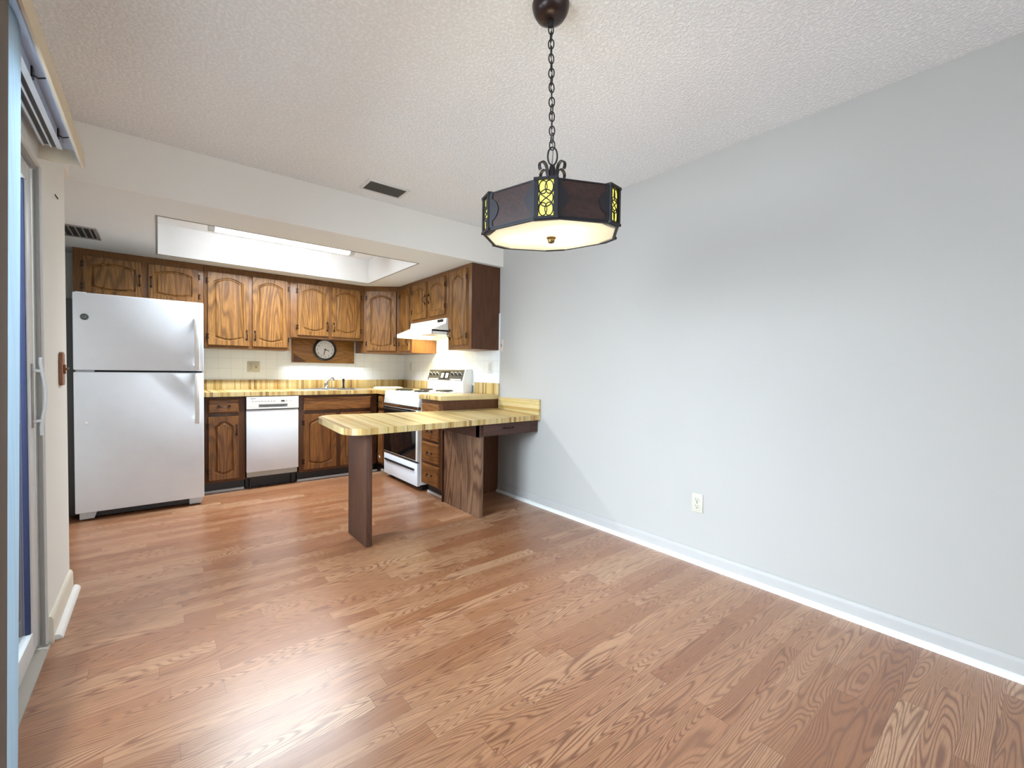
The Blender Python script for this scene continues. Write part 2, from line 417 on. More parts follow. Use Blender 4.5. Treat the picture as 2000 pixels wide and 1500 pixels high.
prof = [(0, 0), (.0135, 0), (.0135, .095), (.010, .108), (.004, .114), (0, .114)]; n = 6
vs = [(XL+p, 2.56, z) for p, z in prof]+[(XL+p, 3.10, z) for p, z in prof]
bl.add(vs, [tuple(range(n)), tuple(range(2*n-1, n-1, -1))]+[(i, (i+1) % n, n+(i+1) % n, n+i) for i in range(n)])
bl_o = struct('baseboard_left', bl, TRIMC)
q = [(.0135, 0)] + [(.0135+.024*math.cos(a), .022*math.sin(a)) for a in [0, .4, .8, 1.2, PI/2]]
n = len(q); vs = [(XL+p, 2.585, z) for p, z in q]+[(XL+p, 3.13, z) for p, z in q]
struct('trim_2', MB().add(vs, [tuple(range(n)), tuple(range(2*n-1, n-1, -1))]+[(i, (i+1) % n, n+(i+1) % n, n+i) for i in range(n)]), TRIM, 'loose white shoe moulding at the left baseboard')

# ------------------------------------------------------------------ patio door and its blind
d1 = thing('door_1', 'white sliding glass patio door', None, (-2.95, DY1, 0), kind='structure')
jm = MB().box(-3.02, -2.897, DY1-.016, DY1, 0, DZ).box(-3.02, -2.902, DY0, DY0+.016, 0, DZ).box(-3.02, -2.902, DY0, DY1, DZ-.016, DZ)
jm.box(-2.912, -2.908, DY1-.024, DY1-.016, .02, DZ)
jm.build('jamb', ALU, d1)
MB().box(-3.02, -2.925, DY0, DY1-.016, 0, .018).box(-2.935, -2.930, DY0, DY1-.016, .018, .03).box(-2.975, -2.970, DY0, DY1-.016, .018, .03).build('track', ALU, d1)
def sash(name, x0, y0, y1, hand):
    w_ = .078
    p = MB().box(x0, x0+.032, y1-w_, y1, .03, DZ-.02).box(x0, x0+.032, y0, y0+.052, .03, DZ-.02).box(x0, x0+.032, y0+.052, y1-w_, .03, .115).box(x0, x0+.032, y0+.052, y1-w_, DZ-.085, DZ-.02).build(name, ALUW, d1, bevel=.002)
    MB().box(x0+.010, x0+.026, y1-w_-.014, y1-w_, .115, DZ-.085).box(x0+.010, x0+.022, y0+.052, y0+.056, .115, DZ-.085).build('gasket', plain('gasket_blue', (.008, .014, .06), .6), p)
    MB().box(x0+.013, x0+.019, y0+.052, y1-w_, .115, DZ-.085).build('glass_pane', GLASS, p)
    return p
s1 = sash('sliding_panel', -2.946, 1.46, DY1-.03, True)
s2 = sash('fixed_panel', -2.990, DY0+.02, 1.53, False)
hy = 2.485
hb = MB().tube([(-2.93, hy, .925), (-2.90, hy, .925), (-2.893, hy, .90), (-2.890, hy, .865)], .007)
hb = MB()
hb.tube([(-2.915, hy, .925), (-2.890, hy, .928)], .006).tube([(-2.915, hy, 1.125), (-2.890, hy, 1.122)], .006)
hb.tube([(-2.889, hy, .87), (-2.890, hy, .90), (-2.886, hy, .94), (-2.880, hy, .985), (-2.877, hy, 1.03), (-2.880, hy, 1.07), (-2.886, hy, 1.115), (-2.890, hy, 1.15), (-2.890, hy, 1.175)], .0055)
hb.build('door_handle', ALUW, s1)
MB().box(-2.914, -2.911, hy-.016, hy+.016, .90, 1.15).build('handle_plate', ALU, s1, bevel=.001)
struct('trim_3', MB().box(-2.925, -2.885, DY0, DY1-.0, .0, .006).box(-2.887, -2.883, DY0, DY1+.02, 0, .009), THR, 'worn beige threshold strip below the patio door')
struct('floor_patio', MB().box(-8, -3.02, -4, 3.0, -.12, -.03), CONC, smooth=0)

bl = thing('vertical_blind', 'vertical blind with cream valance above the sliding patio door', 'window blind', (-2.82, 1.6, 1.93))
VX, VZ0, VZ1, VE = -2.76, 1.940, 2.006, 2.485
vf = MB().box(VX-.008, VX, .3, VE, VZ0, VZ1).box(XL+.002, VX, VE-.006, VE+.0, VZ0+.002, VZ1)
vf.build('valance', VALF, bl, bevel=.0015)
MB().box(XL+.002, VX-.008, .3, VE-.006, VZ1-.006, VZ1-.001).box(VX-.0115, VX-.0085, .3, VE-.006, VZ0+.003, VZ1-.006).build('valance_backing', VALIN, bl)
hrx = -2.838
hr = MB().box(hrx-.027, hrx+.027, .34, 2.41, 1.975, 1.999)
hr.box(hrx-.027, hrx-.021, .34, 2.40, 1.966, 1.975).box(hrx+.012, hrx+.027, .34, 2.40, 1.966, 1.975).box(hrx-.006, hrx-.001, .34, 2.40, 1.966, 1.975)
hr.build('head_rail', HEADR, bl)
MB().box(hrx-.0205, hrx-.0065, .345, 2.395, 1.972, 1.976).box(hrx-.0005, hrx+.0115, .345, 2.405, 1.972, 1.976).build('rail_grooves', BLACK, bl)
for yy in (1.86, 2.28):
    MB().tube([(hrx+.028, yy+.01, 1.979), (hrx+.04, yy+.012, 1.973), (VX-.012, yy+.002, 1.98)], .0022, 6).box(hrx+.024, hrx+.031, yy-.002, yy+.022, 1.968, 1.998).build('bracket', BLACK, bl)
MB().box(XL+.001, XL+.016, 2.54, 2.575, 2.04, 2.075).cyl((XL+.016, 2.557, 2.055), .009, .012, 'x', 12).build('wall_bracket', BRONZE, bl, bevel=.002)
def vane(y0, y1, yb0, yb1, m, x=-2.795, zt=1.965):
    mb = MB(); N = 10; vs = []; d = .0012
    for z, a, b in ((zt, y0, y1), (.03, yb0, yb1)):
        for i in range(N+1):
            s = i/N; bow = .007*math.sin(PI*s)
            vs.append((x+bow, a+(b-a)*s, z))
        for i in range(N+1):
            s = 1-i/N; bow = .007*math.sin(PI*s)
            vs.append((x+bow-d, a+(b-a)*s, z))
    n = 2*N+2
    mb.add(vs, [tuple(range(n)), tuple(range(2*n-1, n-1, -1))]+[(i, (i+1) % n, n+(i+1) % n, n+i) for i in range(n)])
    return mb.build('vane', m, bl)
vane(1.490, 1.650, 1.345, 1.485, VANE)
vane(1.30, 1.486, 1.15, 1.345, TAUPE, -2.787)

# ------------------------------------------------------------------ cabinet parts
def barrel(w, h, mx, mt, mb_, rise, drop, n=12):
    """inner opening polygon, arched at the top and sagging at the bottom; with matching outer rectangle points"""
    x0, x1 = mx, w-mx; zt, zb = h-mt, mb_
    P = []; O = []
    for i in range(n+1):
        s = i/n; P.append((x0+(x1-x0)*s, zb+drop*(1-math.sin(PI*s)))); O.append((w*s, 0))
    for i in range(1, 4): s = i/4; P.append((x1, zb+drop+(zt-rise-zb-drop)*s)); O.append((w, h*s))
    for i in range(n+1):
        s = 1-i/n; P.append((x0+(x1-x0)*s, zt-rise*(1-math.sin(PI*s)))); O.append((w*s, h))
    for i in range(3, 0, -1): s = i/4; P.append((x0, zb+drop+(zt-rise-zb-drop)*s)); O.append((0, h*s))
    return P, O
def door_mesh(w, h, t=.019, mx=.048, mt=.045, mb_=.045, rise=None, drop=None, n=12):
    if rise is None: rise = min(.045, h*.09)
    if drop is None: drop = rise*.62
    P, O = barrel(w, h, mx, mt, mb_, rise, drop, n)
    cx, cz = w/2, h/2; N = len(P)
    def inset(p, d):
        sx = 1-d/(w/2-mx); sz = 1-d/(h/2-(mt+mb_)/2); return (cx+(p[0]-cx)*sx, cz+(p[1]-cz)*sz)
    loops = [[(x, 0, z) for x, z in O],
             [(x*(1-.008/w)+.004, -t, z*(1-.008/h)+.004) for x, z in O],
             [(x, -t, z) for x, z in P],
             [(*inset(p, .005),) for p in P], [(*inset(p, .011),) for p in P], [(*inset(p, .024),) for p in P], [(*inset(p, .028),) for p in P]]
    dep = [None, None, None, -t+.011, -t+.011, -t+.0015, -t+.0015]
    L = []
    for k, lp in enumerate(loops):
        L.append(lp if dep[k] is None else [(a[0], dep[k], a[1]) for a in lp])
    m = MB(); vs = [v for lp in L for v in lp]; fs = []
    for k in range(len(L)-1):
        for i in range(N): fs.append((k*N+i, k*N+(i+1) % N, (k+1)*N+(i+1) % N, (k+1)*N+i))
    fs.append(tuple((len(L)-1)*N+i for i in range(N))); fs.append(tuple(range(N-1, -1, -1)))
    return m.add(vs, fs)
def shift(mb, dx, dy, dz):
    mb.v = [(v[0]+dx, v[1]+dy, v[2]+dz) for v in mb.v]; return mb
def pull(parent, x, z, y=-.019, vertical=True, L=.095):
    """antique bail pull with leaf-shaped back plates"""
    mb = MB()
    pts = []
    for i in range(13):
        s = -1+2*i/12; a = s*L/2*.82; out = .024*(1-abs(s)**2.6)
        pts.append((0, y-.004-out, a))
    mb.tube(pts, [.0028+.0022*(1-abs(-1+2*i/12)) for i in range(13)], 8)
    for sgn in (-1, 1):
        pl = [(0, sgn*L/2*1.18), (.008, sgn*L/2*.98), (.010, sgn*L/2*.82), (.006, sgn*L/2*.66), (0, sgn*L/2*.56), (-.006, sgn*L/2*.66), (-.010, sgn*L/2*.82), (-.008, sgn*L/2*.98)]
        mb.prism(pl, y-.0035, y, 'y')
    if vertical: mb.v = [(v[0]+x, v[1], v[2]+z) for v in mb.v]
    else: mb.v = [(v[2]+x, v[1], v[0]+z-.35*(max(0, (y-.004)-v[1]))) for v in mb.v]
    return mb.build('handle', BRONZE, parent, local=True)
def hinge(parent, x, z):
    mb = MB()
    mb.cyl((x, -.0225, z-.024), .0042, .048, 'z', 10)
    mb.prism([(x-.013, z-.022), (x-.003, z-.027), (x-.003, z+.027), (x-.013, z+.022), (x-.007, z)], -.0035, 0, 'y')
    mb.prism([(x+.003, z-.027), (x+.013, z-.022), (x+.007, z), (x+.013, z+.022), (x+.003, z+.027)], -.0225, -.019, 'y')
    return mb.build('hinge', BRONZE, parent, local=True)
def door(parent, x0, x1, z0, z1, side='L', hz='low', m=None, name='door'):
    w, h = x1-x0, z1-z0
    mb = shift(door_mesh(w, h, mx=min(.048, w*.2)), x0, 0, z0)
    d = mb.build(name, m or OAK, parent, smooth=25, local=True)
    hx = x1-.022 if side == 'L' else x0+.022
    hzz = {'low': z0+.11, 'high': z1-.13, 'mid': (z0+z1)/2}[hz]
    pull(d, hx, hzz)
    ex = x0 if side == 'L' else x1
    off = min(.085, h*.22)
    if side == 'L':
        hinge(d, ex-.002, z0+off); hinge(d, ex-.002, z1-off)
    else:
        hinge(d, ex+.002, z0+off); hinge(d, ex+.002, z1-off)
    return d
def drawer(parent, x0, x1, z0, z1, handle=True, m=None):
    w, h = x1-x0, z1-z0; b = .012
    mb = MB()
    vs = []
    for (i, yy) in ((0, 0), (.002, -.013), (b, -.019)):
        vs += [(x0+i, yy, z0+i), (x1-i, yy, z0+i), (x1-i, yy, z1-i), (x0+i, yy, z1-i)]
    fs = [(k*4+i, k*4+(i+1) % 4, k*4+4+(i+1) % 4, k*4+4+i) for k in range(2) for i in range(4)]+[(8, 9, 10, 11), (3, 2, 1, 0)]
    d = mb.add(vs, fs).build('drawer', m or OAKBX, parent, smooth=0, local=True)
    if handle: pull(d, (x0+x1)/2, (z0+z1)/2, vertical=False, L=min(.095, w*.55))
    return d
def carcass(parent, w, d, z0, z1, m, x0=0):
    b = MB().box(x0, x0+w, .0, d, z0, z1).build('carcass', m, parent, bevel=.001, local=True)
    return b

# --- wall cabinets on the back wall (face plane y = 5.115, doors reach y = 5.096)
UF = 5.118; UT = HK-.001; G = .003
def upper(name, label, x0, x1, z0, doors, hz='low', y=UF, dep=None):
    t = thing(name, label, 'wall cabinet', (x0, y, z0))
    carcass(t, x1-x0, (YB-y if dep is None else dep)-.001, 0, UT-z0, OAKF)
    for (a, b, za, zb, side) in doors: door(t, a-x0, b-x0, za-z0, zb-z0, side, hz)
    return t
upper('wall_cabinet', 'shallow oak wall cabinet above the refrigerator with two arched doors', -3.078, -2.192, 1.715,
      [(-3.02, -2.635, 1.745, 2.072, 'L'), (-2.600, -2.232, 1.745, 2.072, 'R')], 'mid')
upper('wall_cabinet', 'tall oak wall cabinet right of the refrigerator with two arched doors', -2.189, -1.441, 1.343,
      [(-2.163, -1.818, 1.368, 2.073, 'L'), (-1.790, -1.463, 1.368, 2.073, 'R')])
upper('wall_cabinet', 'shorter oak wall cabinet above the sink and the clock', -1.438, -.651, 1.488,
      [(-1.371, -1.043, 1.512, 2.07, 'L'), (-1.015, -.695, 1.512, 2.07, 'R')])
# diagonal corner cabinet
dv = Vector((.328, -.262)); ang = math.atan2(dv.y, dv.x); dw = dv.length
t = thing('wall_cabinet', 'diagonal oak corner wall cabinet with one arched door', 'wall cabinet', (-.648, UF, 1.35), ang)
p2 = [(-.648, UF), (-.648, YB-.001), (-.001, YB-.001), (-.001, UF+dv.y), (-.648+dv.x, UF+dv.y)]
MB().prism(p2[::-1], 1.35, UT).build('carcass', OAKF, t, bevel=.001)
door(t, .035, dw-.035, .022, 2.073-1.35, 'L', 'low')
# --- wall cabinets on the right wall (face plane x = -.322)
XF = -.320
def rcab(name, label, y1, y0, z0, doors, hz='low', cat='wall cabinet', gap=0):
    """doors given in world y (y_far, y_near)"""
    t = thing(name, label, cat, (XF, y1, z0), -PI/2)
    carcass(t, y1-y0, -XF-.001, 0, UT-z0, OAKF if not gap else OAKE)
    for (a, b, za, zb, side) in doors: door(t, y1-a, y1-b, za-z0, zb-z0, side, hz)
    return t
rcab('wall_cabinet', 'narrow one-door oak wall cabinet between corner cabinet and range hood', 4.853, 4.530, 1.347, [(4.818, 4.575, 1.368, 2.085, 'L')])
rcab('wall_cabinet', 'short oak wall cabinet above the range hood', 4.527, 3.744, 1.668, [(4.500, 4.170, 1.705, 2.085, 'L'), (4.130, 3.785, 1.705, 2.085, 'R')], 'mid')
te = rcab('wall_cabinet', 'end oak wall cabinet right of the hood with dark side panel', 3.741, 3.335, 1.350, [(3.700, 3.395, 1.388, 2.095, 'R')])
MB().box(XF, -.001, 3.331, 3.335, 1.350, UT).build('side_panel', OAKE, te)['label'] = 'dark reddish brown end panel'
te.children[0]

# --- base cabinets, back run (face y = 4.762)
BF = 4.762; CT = .926; CB = .886
def base(name, label, x0, x1, y=BF):
    t = thing(name, label, 'base cabinet', (x0, y, 0))
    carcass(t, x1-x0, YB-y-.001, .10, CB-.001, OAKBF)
    MB().box(0, x1-x0, .075, .09, 0.002, .10).build('toe_kick', BLACK, t, local=True)
    return t
x0 = -2.225; t = base('base_cabinet', 'narrow oak base cabinet between refrigerator and dishwasher', x0, -1.902)
drawer(t, -2.190-x0, -1.950-x0, .735, .862); door(t, -2.190-x0, -1.950-x0, .125, .705, 'L', 'high', OAKB)
x0 = -1.438; t = base('base_cabinet', 'oak sink base cabinet with false drawer front and two doors', x0, -.632)
drawer(t, -1.395-x0, -.700-x0, .722, .862, False)
door(t, -1.395-x0, -1.070-x0, .125, .690, 'L', 'high', OAKB); door(t, -1.030-x0, -.700-x0, .125, .690, 'R', 'high', OAKB)
XB = -.612
t = thing('base_cabinet', 'very narrow oak base cabinet between corner and stove', 'base cabinet', (XB, 4.745, 0), -PI/2)
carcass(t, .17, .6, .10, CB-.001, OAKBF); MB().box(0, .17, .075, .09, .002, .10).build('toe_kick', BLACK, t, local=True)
drawer(t, .022, .152, .722, .862); door(t, .022, .152, .125, .690, 'L', 'high', OAKB)
t = thing('base_cabinet', 'oak four-drawer base cabinet right of the stove', 'base cabinet', (XB, 3.715, 0), -PI/2)
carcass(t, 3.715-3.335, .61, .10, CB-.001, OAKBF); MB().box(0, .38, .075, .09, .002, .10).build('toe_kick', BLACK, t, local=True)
for za, zb in ((.705, .850), (.515, .685), (.312, .495), (.112, .292)): drawer(t, .028, .345, za, zb)
MB().box(XB, -.001, 3.330, 3.335, .0, CB-.001).build('side_panel', OAKE, t)['label'] = 'dark red-brown end panel'

# --- toe strips
struct('trim_4', MB().box(-2.23, -1.905, 4.818, 4.836, 0, .018), TRIM, 'white shoe strip under the narrow base cabinet')
struct('trim_5', MB().box(-1.44, -.60, 4.818, 4.836, 0, .018).box(-.612+.055, -.612+.073, 4.575, 4.818, 0, .018), TRIM, 'white shoe strip under the sink base')
struct('trim_6', MB().box(-.612+.055, -.612+.073, 3.335, 3.70, 0, .018), TRIM, 'white shoe strip under the drawer cabinet')

# --- worktops
t = thing('worktop', 'yellow butcher-block laminate worktop with upstand holding the sink', 'worktop', (-2.23, YB, CB))
# cut-out for the sink
SX0, SX1, SY0, SY1 = -1.32, -.72, 4.84, 5.22
w = MB().box(-2.232, SX0, 4.728, YB-.001, CB, CT).box(SX1, -.001, 4.728, YB-.001, CB, CT).box(SX0, SX1, 4.728, SY0, CB, CT).box(SX0, SX1, SY1, YB-.001, CB, CT)
w.box(-.640, -.001, 4.575, 4.728, CB, CT)
w.build('countertop', BUT_X, t, smooth=0)
MB().box(-2.232, -.022, YB-.020, YB-.001, CT, 1.027).build('upstand', BUT_X, t, bevel=.002)
MB().box(-.021, -.001, 4.575, YB-.02, CT, 1.027).build('side_upstand', BUT_Y, t, bevel=.002)
t = thing('worktop', 'short butcher-block laminate worktop between stove and wall end', 'worktop', (-.3, 3.5, CB))
MB().box(-.640, -.001, 3.318, 3.728, CB, CT).build('countertop', BUT_Y, t, bevel=.002)
MB().box(-.021, -.001, 3.318, 3.728, CT, 1.035).build('upstand', BUT_Y, t, bevel=.002)
# --- tiles
struct('wall_tile_back', MB().box(-2.25, -.008, YB-.008, YB, 1.0, 1.6), TILEX, 'white square wall tiles behind the sink', smooth=0)
struct('wall_tile_right', MB().box(-.008, 0, 3.318, YB-.008, 1.0, 1.7), TILEY, 'white square wall tiles behind the stove', smooth=0)

# ------------------------------------------------------------------ sink, faucet, sprayer
t = thing('kitchen_sink', 'stainless double bowl sink set into the worktop', 'sink', (-1.02, 5.03, CT))
sk = MB()
def bowl(x0, x1, y0, y1, z0):
    sk.add([(x0, y0, CT+.001), (x1, y0, CT+.001), (x1, y1, CT+.001), (x0, y1, CT+.001), (x0+.02, y0+.02, z0), (x1-.02, y0+.02, z0), (x1-.02, y1-.02, z0), (x0+.02, y1-.02, z0)],
           [(0, 1, 5, 4), (1, 2, 6, 5), (2, 3, 7, 6), (3, 0, 4, 7), (4, 5, 6, 7)])
bx0, bx1, by0, by1 = SX0+.003, SX1-.003, SY0+.003, SY1-.003
bowl(bx0, -1.035, by0, by1, CT-.028); bowl(-1.005, bx1, by0, by1, CT-.028)
sk.build('bowls', STEEL, t, smooth=0)
rim = MB()
for a in ((SX0-.018, SX1+.018, SY0-.018, SY0+.006), (SX0-.018, SX1+.018, SY1-.006, SY1+.09), (SX0-.018, SX0+.006, SY0, SY1), (SX1-.006, SX1+.018, SY0, SY1), (-1.036, -1.004, SY0, SY1)):
    rim.box(*a, CT, CT+.004)
rim.build('rim', STEEL, t, smooth=0)
t = thing('faucet', 'chrome single-lever kitchen faucet behind the sink', 'faucet', (-1.03, 5.27, CT+.004))
fx, fy, fz = -1.03, 5.265, CT+.004
MB().lathe([(.030, 0), (.030, .006), (.024, .014), (.022, .05), (.020, .062)], (fx, fy, fz)).box(fx-.10, fx+.10, fy-.025, fy+.025, fz, fz+.006).build('base', CHROME, t)
MB().tube([(fx, fy, fz+.035), (fx+.005, fy-.05, fz+.085), (fx+.02, fy-.12, fz+.12), (fx+.028, fy-.165, fz+.12), (fx+.03, fy-.18, fz+.10)], [.013, .012, .011, .011, .011], 12).build('spout', CHROME, t)
MB().tube([(fx, fy, fz+.062), (fx+.02, fy+.005, fz+.10), (fx+.055, fy+.01, fz+.155)], [.012, .008, .006], 10).lathe([(.001, -.007), (.008, -.005), (.010, 0), (.008, .005), (.001, .008)], (fx+.057, fy+.01, fz+.157), 'z', 12).build('lever', CHROME, t)
t = thing('sink_sprayer', 'dark pull-out sprayer standing right of the faucet', 'sprayer', (-.832, 5.27, CT+.004))
MB().lathe([(.018, 0), (.017, .008), (.011, .014), (.010, .05), (.012, .075), (.014, .085), (.013, .105), (.006, .112)], (-.832, 5.27, CT+.004), n=16).build('sprayer_body', BLACK, t)
t = thing('cutting_board', 'white oval board lying on the corner worktop beside the stove', 'board', (-.34, 5.06, CT))
ov = []
for k in range(36):
    a = 2*PI*k/36; ca, sa = math.cos(a), math.sin(a)
    ov.append((-.36+.165*math.copysign(abs(ca)**.6, ca), 5.08+.13*math.copysign(abs(sa)**.6, sa)))
MB().prism(ov, CT, CT+.018).build('board', WHITEW, t, bevel=.004)
MB().prism([(-.36+(x+.36)*.86, 5.08+(y-5.08)*.86) for x, y in ov], CT+.018, CT+.024).build('raised_top', WHITEW, t, bevel=.002)

# ------------------------------------------------------------------ clock board and clock
t = thing('wall_plank', 'honey coloured wood plank on the wall behind the clock', 'wooden board', (-1.03, YB-.02, 1.222))
MB().box(-1.367, -.673, YB-.034, YB-.0085, 1.222, 1.485).build('board', PLANK, t, bevel=.002)
pl = MB(); pl.prism([(-1.352, 1.232), (-1.215, 1.232), (-1.26, 1.262), (-1.352, 1.315)], YB-.037, YB-.0345, 'y'); pl.build('corner_shadow', oak('plank_corner_shadow', (.05, .02, .01), (.12, .045, .02), (.16, .06, .03), .4, 'x'), t)  # triangular shadow on the plank, painted as a darker wood patch
ck = thing('wall_clock', 'round wall clock with black rim hanging below the sink cabinet', 'clock', (-1.018, YB-.035, 1.377))
cx, cz, cy = -1.018, 1.377, YB-.0355
MB().lathe([(.126, 0), (.130, -.008), (.128, -.022), (.118, -.030), (.108, -.026), (.105, -.014)], (cx, cy, cz), 'y', 48).build('rim', BLACK, ck)
MB().lathe([(.104, -.004), (.104, -.0145)], (cx, cy, cz), 'y', 48).build('dial', CLKF, ck)
for k in range(1, 13):
    a = PI/2-k*PI/6; vs, fs = text_mb(str(k), .024); px, pz = .083*math.cos(a), .083*math.sin(a)
    MB().add([(v[0]+cx+px, cy-.0155-v[2], v[1]+cz+pz) for v in vs], fs).build('numeral', INK, ck, smooth=0)
def hand(name, L, deg, w, yy):
    a = math.radians(90-deg); dx, dz = math.cos(a), math.sin(a); nx, nz = -dz, dx
    p = [(-.22*L, -w), (L*.9, -w), (L, 0), (L*.9, w), (-.22*L, w)]
    MB().prism([(cx+a_*dx+b_*nx, cz+a_*dz+b_*nz) for a_, b_ in p], yy-.0015, yy, 'y').build(name, INK, ck)
hand('hour_hand', .052, 106, .0036, cy-.017); hand('minute_hand', .068, 193, .003, cy-.019)

# ------------------------------------------------------------------ outlets and switches
def duplex(label, loc, axis, m=PLATE, wdt=.070, hgt=.115, kind='outlet', name='wall_outlet', cat='outlet', gang=1):
    """built facing -y, then turned. loc = centre on the wall"""
    rot = {'-y': 0, '-x': -PI/2, '+x': PI/2}[axis]
    t = thing(name, label, cat, loc, rot)
    w = wdt*gang if gang == 1 else .116
    p = MB().box(-w/2, w/2, -.006, 0, -hgt/2, hgt/2).build('cover_plate', m, t, bevel=.0025, local=True)
    xs = [0] if gang == 1 else [-.023, .023]
    for gi, xo in enumerate(xs):
        if kind == 'outlet' and gi == 0:
            sl = MB(); rc = MB()
            for sz in (-.0195, .0195):
                rc.lathe([(.0165, -.006), (.0165, -.008), (.015, -.009)], (xo, 0, sz), 'y', 20)
                sl.box(xo-.0075, xo-.0050, -.0096, -.0088, sz+.000, sz+.010).box(xo+.0050, xo+.0075, -.0096, -.0088, sz+.000, sz+.010)
                sl.cyl((xo, -.0096, sz-.008), .0030, .0010, 'y', 10)
            sl.cyl((xo, -.0085, 0), .0028, .003, 'y', 10)
            rc.build('receptacle', m, t, local=True); sl.build('slots', SLOT, t, local=True)
        else:
            MB().box(xo-.0055, xo+.0055, -.007, -.006, -.013, .013).build('switch_slot', SLOT, t, local=True)
            MB().prism([(-.006, -.006), (-.006, .006), (-.019, .010), (-.019, .004)], xo-.004, xo+.004, 'x').build('toggle', m, t, bevel=.0008, local=True)
    return t
duplex('ivory duplex outlet low on the white dining wall', (0, 1.332, .366), '-x')
duplex('wide ivory outlet and switch plate on tiles right of the refrigerator', (-1.738, YB-.008, 1.166), '-y', gang=2)
duplex('small white outlet on tiles left of the stove', (-.008, 5.19, 1.196), '-x', PLATEW)
duplex('white outlet on tiles right of the stove near the wall end', (-.008, 3.462, 1.185), '-x', PLATEW)
duplex('white light switch on the wall edge beside the end cabinet', (0, 3.292, 1.393), '-x', plain('plate_pinkish', (.60, .52, .47), .4), kind='switch', name='light_switch', cat='light switch')
# wooden switch plate, left wall
t = thing('light_switch', 'carved wooden light switch plate on the left wall beside the patio door', 'light switch', (XL, 2.905, 1.128), PI/2)
hp = [(-.030, -.075), (.030, -.075), (.040, -.062), (.040, .062), (.030, .075), (.012, .080), (-.012, .080), (-.030, .075), (-.040, .062), (-.040, -.062)]
MB().prism(hp, -.013, 0, 'y').build('cover_plate', SWITCHW, t, bevel=.003, local=True)
MB().box(-.010, .010, -.020, -.013, -.022, .022).build('switch_frame', SWITCHW, t, bevel=.002, local=True)
MB().prism([(-.020, -.006), (-.020, .006), (-.031, .010), (-.031, .002)], -.005, .005, 'x').build('toggle', BRASS, t, bevel=.001, local=True)
t = thing('wall_hook', 'tiny dark hook high on the left wall beside the patio door', 'hook', (XL, 2.85, 1.905))
MB().tube([(XL, 2.835, 1.912), (XL+.006, 2.842, 1.902), (XL+.008, 2.85, 1.897), (XL+.006, 2.858, 1.902), (XL, 2.865, 1.912)], .0022, 8).build('hook_wire', BRONZE, t)

# ------------------------------------------------------------------ refrigerator
FX0, FX1, FY = -3.012, -2.238, 4.455
fr = thing('refrigerator', 'white top-freezer refrigerator at the left end of the kitchen', 'refrigerator', ((FX0+FX1)/2, 4.8, 0))
MB().box(FX0-.052, FX1-.004, FY+.085, 5.28, .035, 1.640).build('cabinet_body', GREYS, fr, bevel=.004)  # widened left past the doors; the dark strip stands in for the shaded gap
MB().box(FX0, FX1, FY, FY+.078, 1.118, 1.683).build('freezer_door', WHITE, fr, bevel=.008)
fd = MB().box(FX0, FX1, FY, FY+.078, .062, 1.104).build('fridge_door', WHITE, fr, bevel=.008)
MB().box(FX0+.006, FX1-.006, FY+.078, FY+.086, .066, 1.100).box(FX0+.006, FX1-.006, FY+.078, FY+.086, 1.122, 1.679).build('door_seal', GASK, fr)
MB().box(FX0+.02, FX1-.02, FY+.07, FY+.09, .012, .062).build('grille', BLACK, fr)
for xx in (FX0+.02, FX1-.10): MB().prism([(xx, .010), (xx+.08, .010), (xx+.095, .058), (xx, .058)], FY+.03, FY+.068, 'y').build('foot_cover', HEADR, fr, bevel=.002)
for xx in (FX0+.07, FX1-.07):
    for yy in (FY+.12, FY+.75): MB().cyl((xx, yy, 0), .018, .036, 'z', 12).build('foot', BLACK, fr)
MB().box(FX0+.012, FX0+.11, FY+.012, FY+.07, 1.106, 1.116).build('hinge', plain('hinge_grey', (.42, .44, .46), .4, .5), fr)
MB().box(FX0+.01, FX0+.07, FY+.03, FY+.15, 1.684, 1.690).build('hinge_cover', WHITE, fr, bevel=.004)
def fridge_handle(z0, z1, d):
    x = FX1-.064; mb = MB()
    s0, s1 = (z1, z0) if d < 0 else (z0, z1)   # s0: end near the door gap
    mb.prism([(FY, z0), (FY, z0+.035), (FY-.028, z0+.05), (FY-.028, z1-.05), (FY, z1-.035), (FY, z1), (FY-.035, z1), (FY-.045, z1-.02), (FY-.045, z0+.02), (FY-.035, z0)], x, x+.032, 'x')
    return mb.build('door_handle', WHITEW, fr, bevel=.004)
fridge_handle(1.125, 1.555, 1); fridge_handle(.685, 1.098, -1)
bx, bz = FX0+.062, 1.506
bd = MB().lathe([(.024, 0), (.024, -.003), (.021, -.005)], (bx, FY, bz), 'y', 32).build('badge', plain('badge_grey', (.09, .11, .11), .35, .5), fr)
lg = MB().lathe([(.0235, -.003), (.0235, -.0055), (.0212, -.0055), (.0212, -.003)], (bx, FY, bz), 'y', 32)
vs, fs = text_mb('GE', .022, .0003); lg.add([(v[0]+bx, FY-.0055-v[2], v[1]+bz) for v in vs], fs)
lg.build('emblem', plain('badge_silver', (.35, .38, .38), .3, .6), bd, smooth=0)
MB().lathe([(.011, 0), (.011, -.004), (.006, -.006)], (FX0+.062, FY, .727), 'y', 16).build('door_cap', WHITEW, fr)

# ------------------------------------------------------------------ dishwasher
dwx0, dwx1 = -1.894, -1.446
dw_ = thing('dishwasher', 'white dishwasher under the worktop beside the sink base', 'dishwasher', ((dwx0+dwx1)/2, 5.0, 0))
MB().box(dwx0+.004, dwx1-.004, 4.775, 5.36, .10, .880).build('tub_body', BLACK, dw_)
MB().box(dwx0, dwx1, 4.733, 4.775, .165, .752).build('door_panel', WHITE, dw_, bevel=.004)
cp = MB()
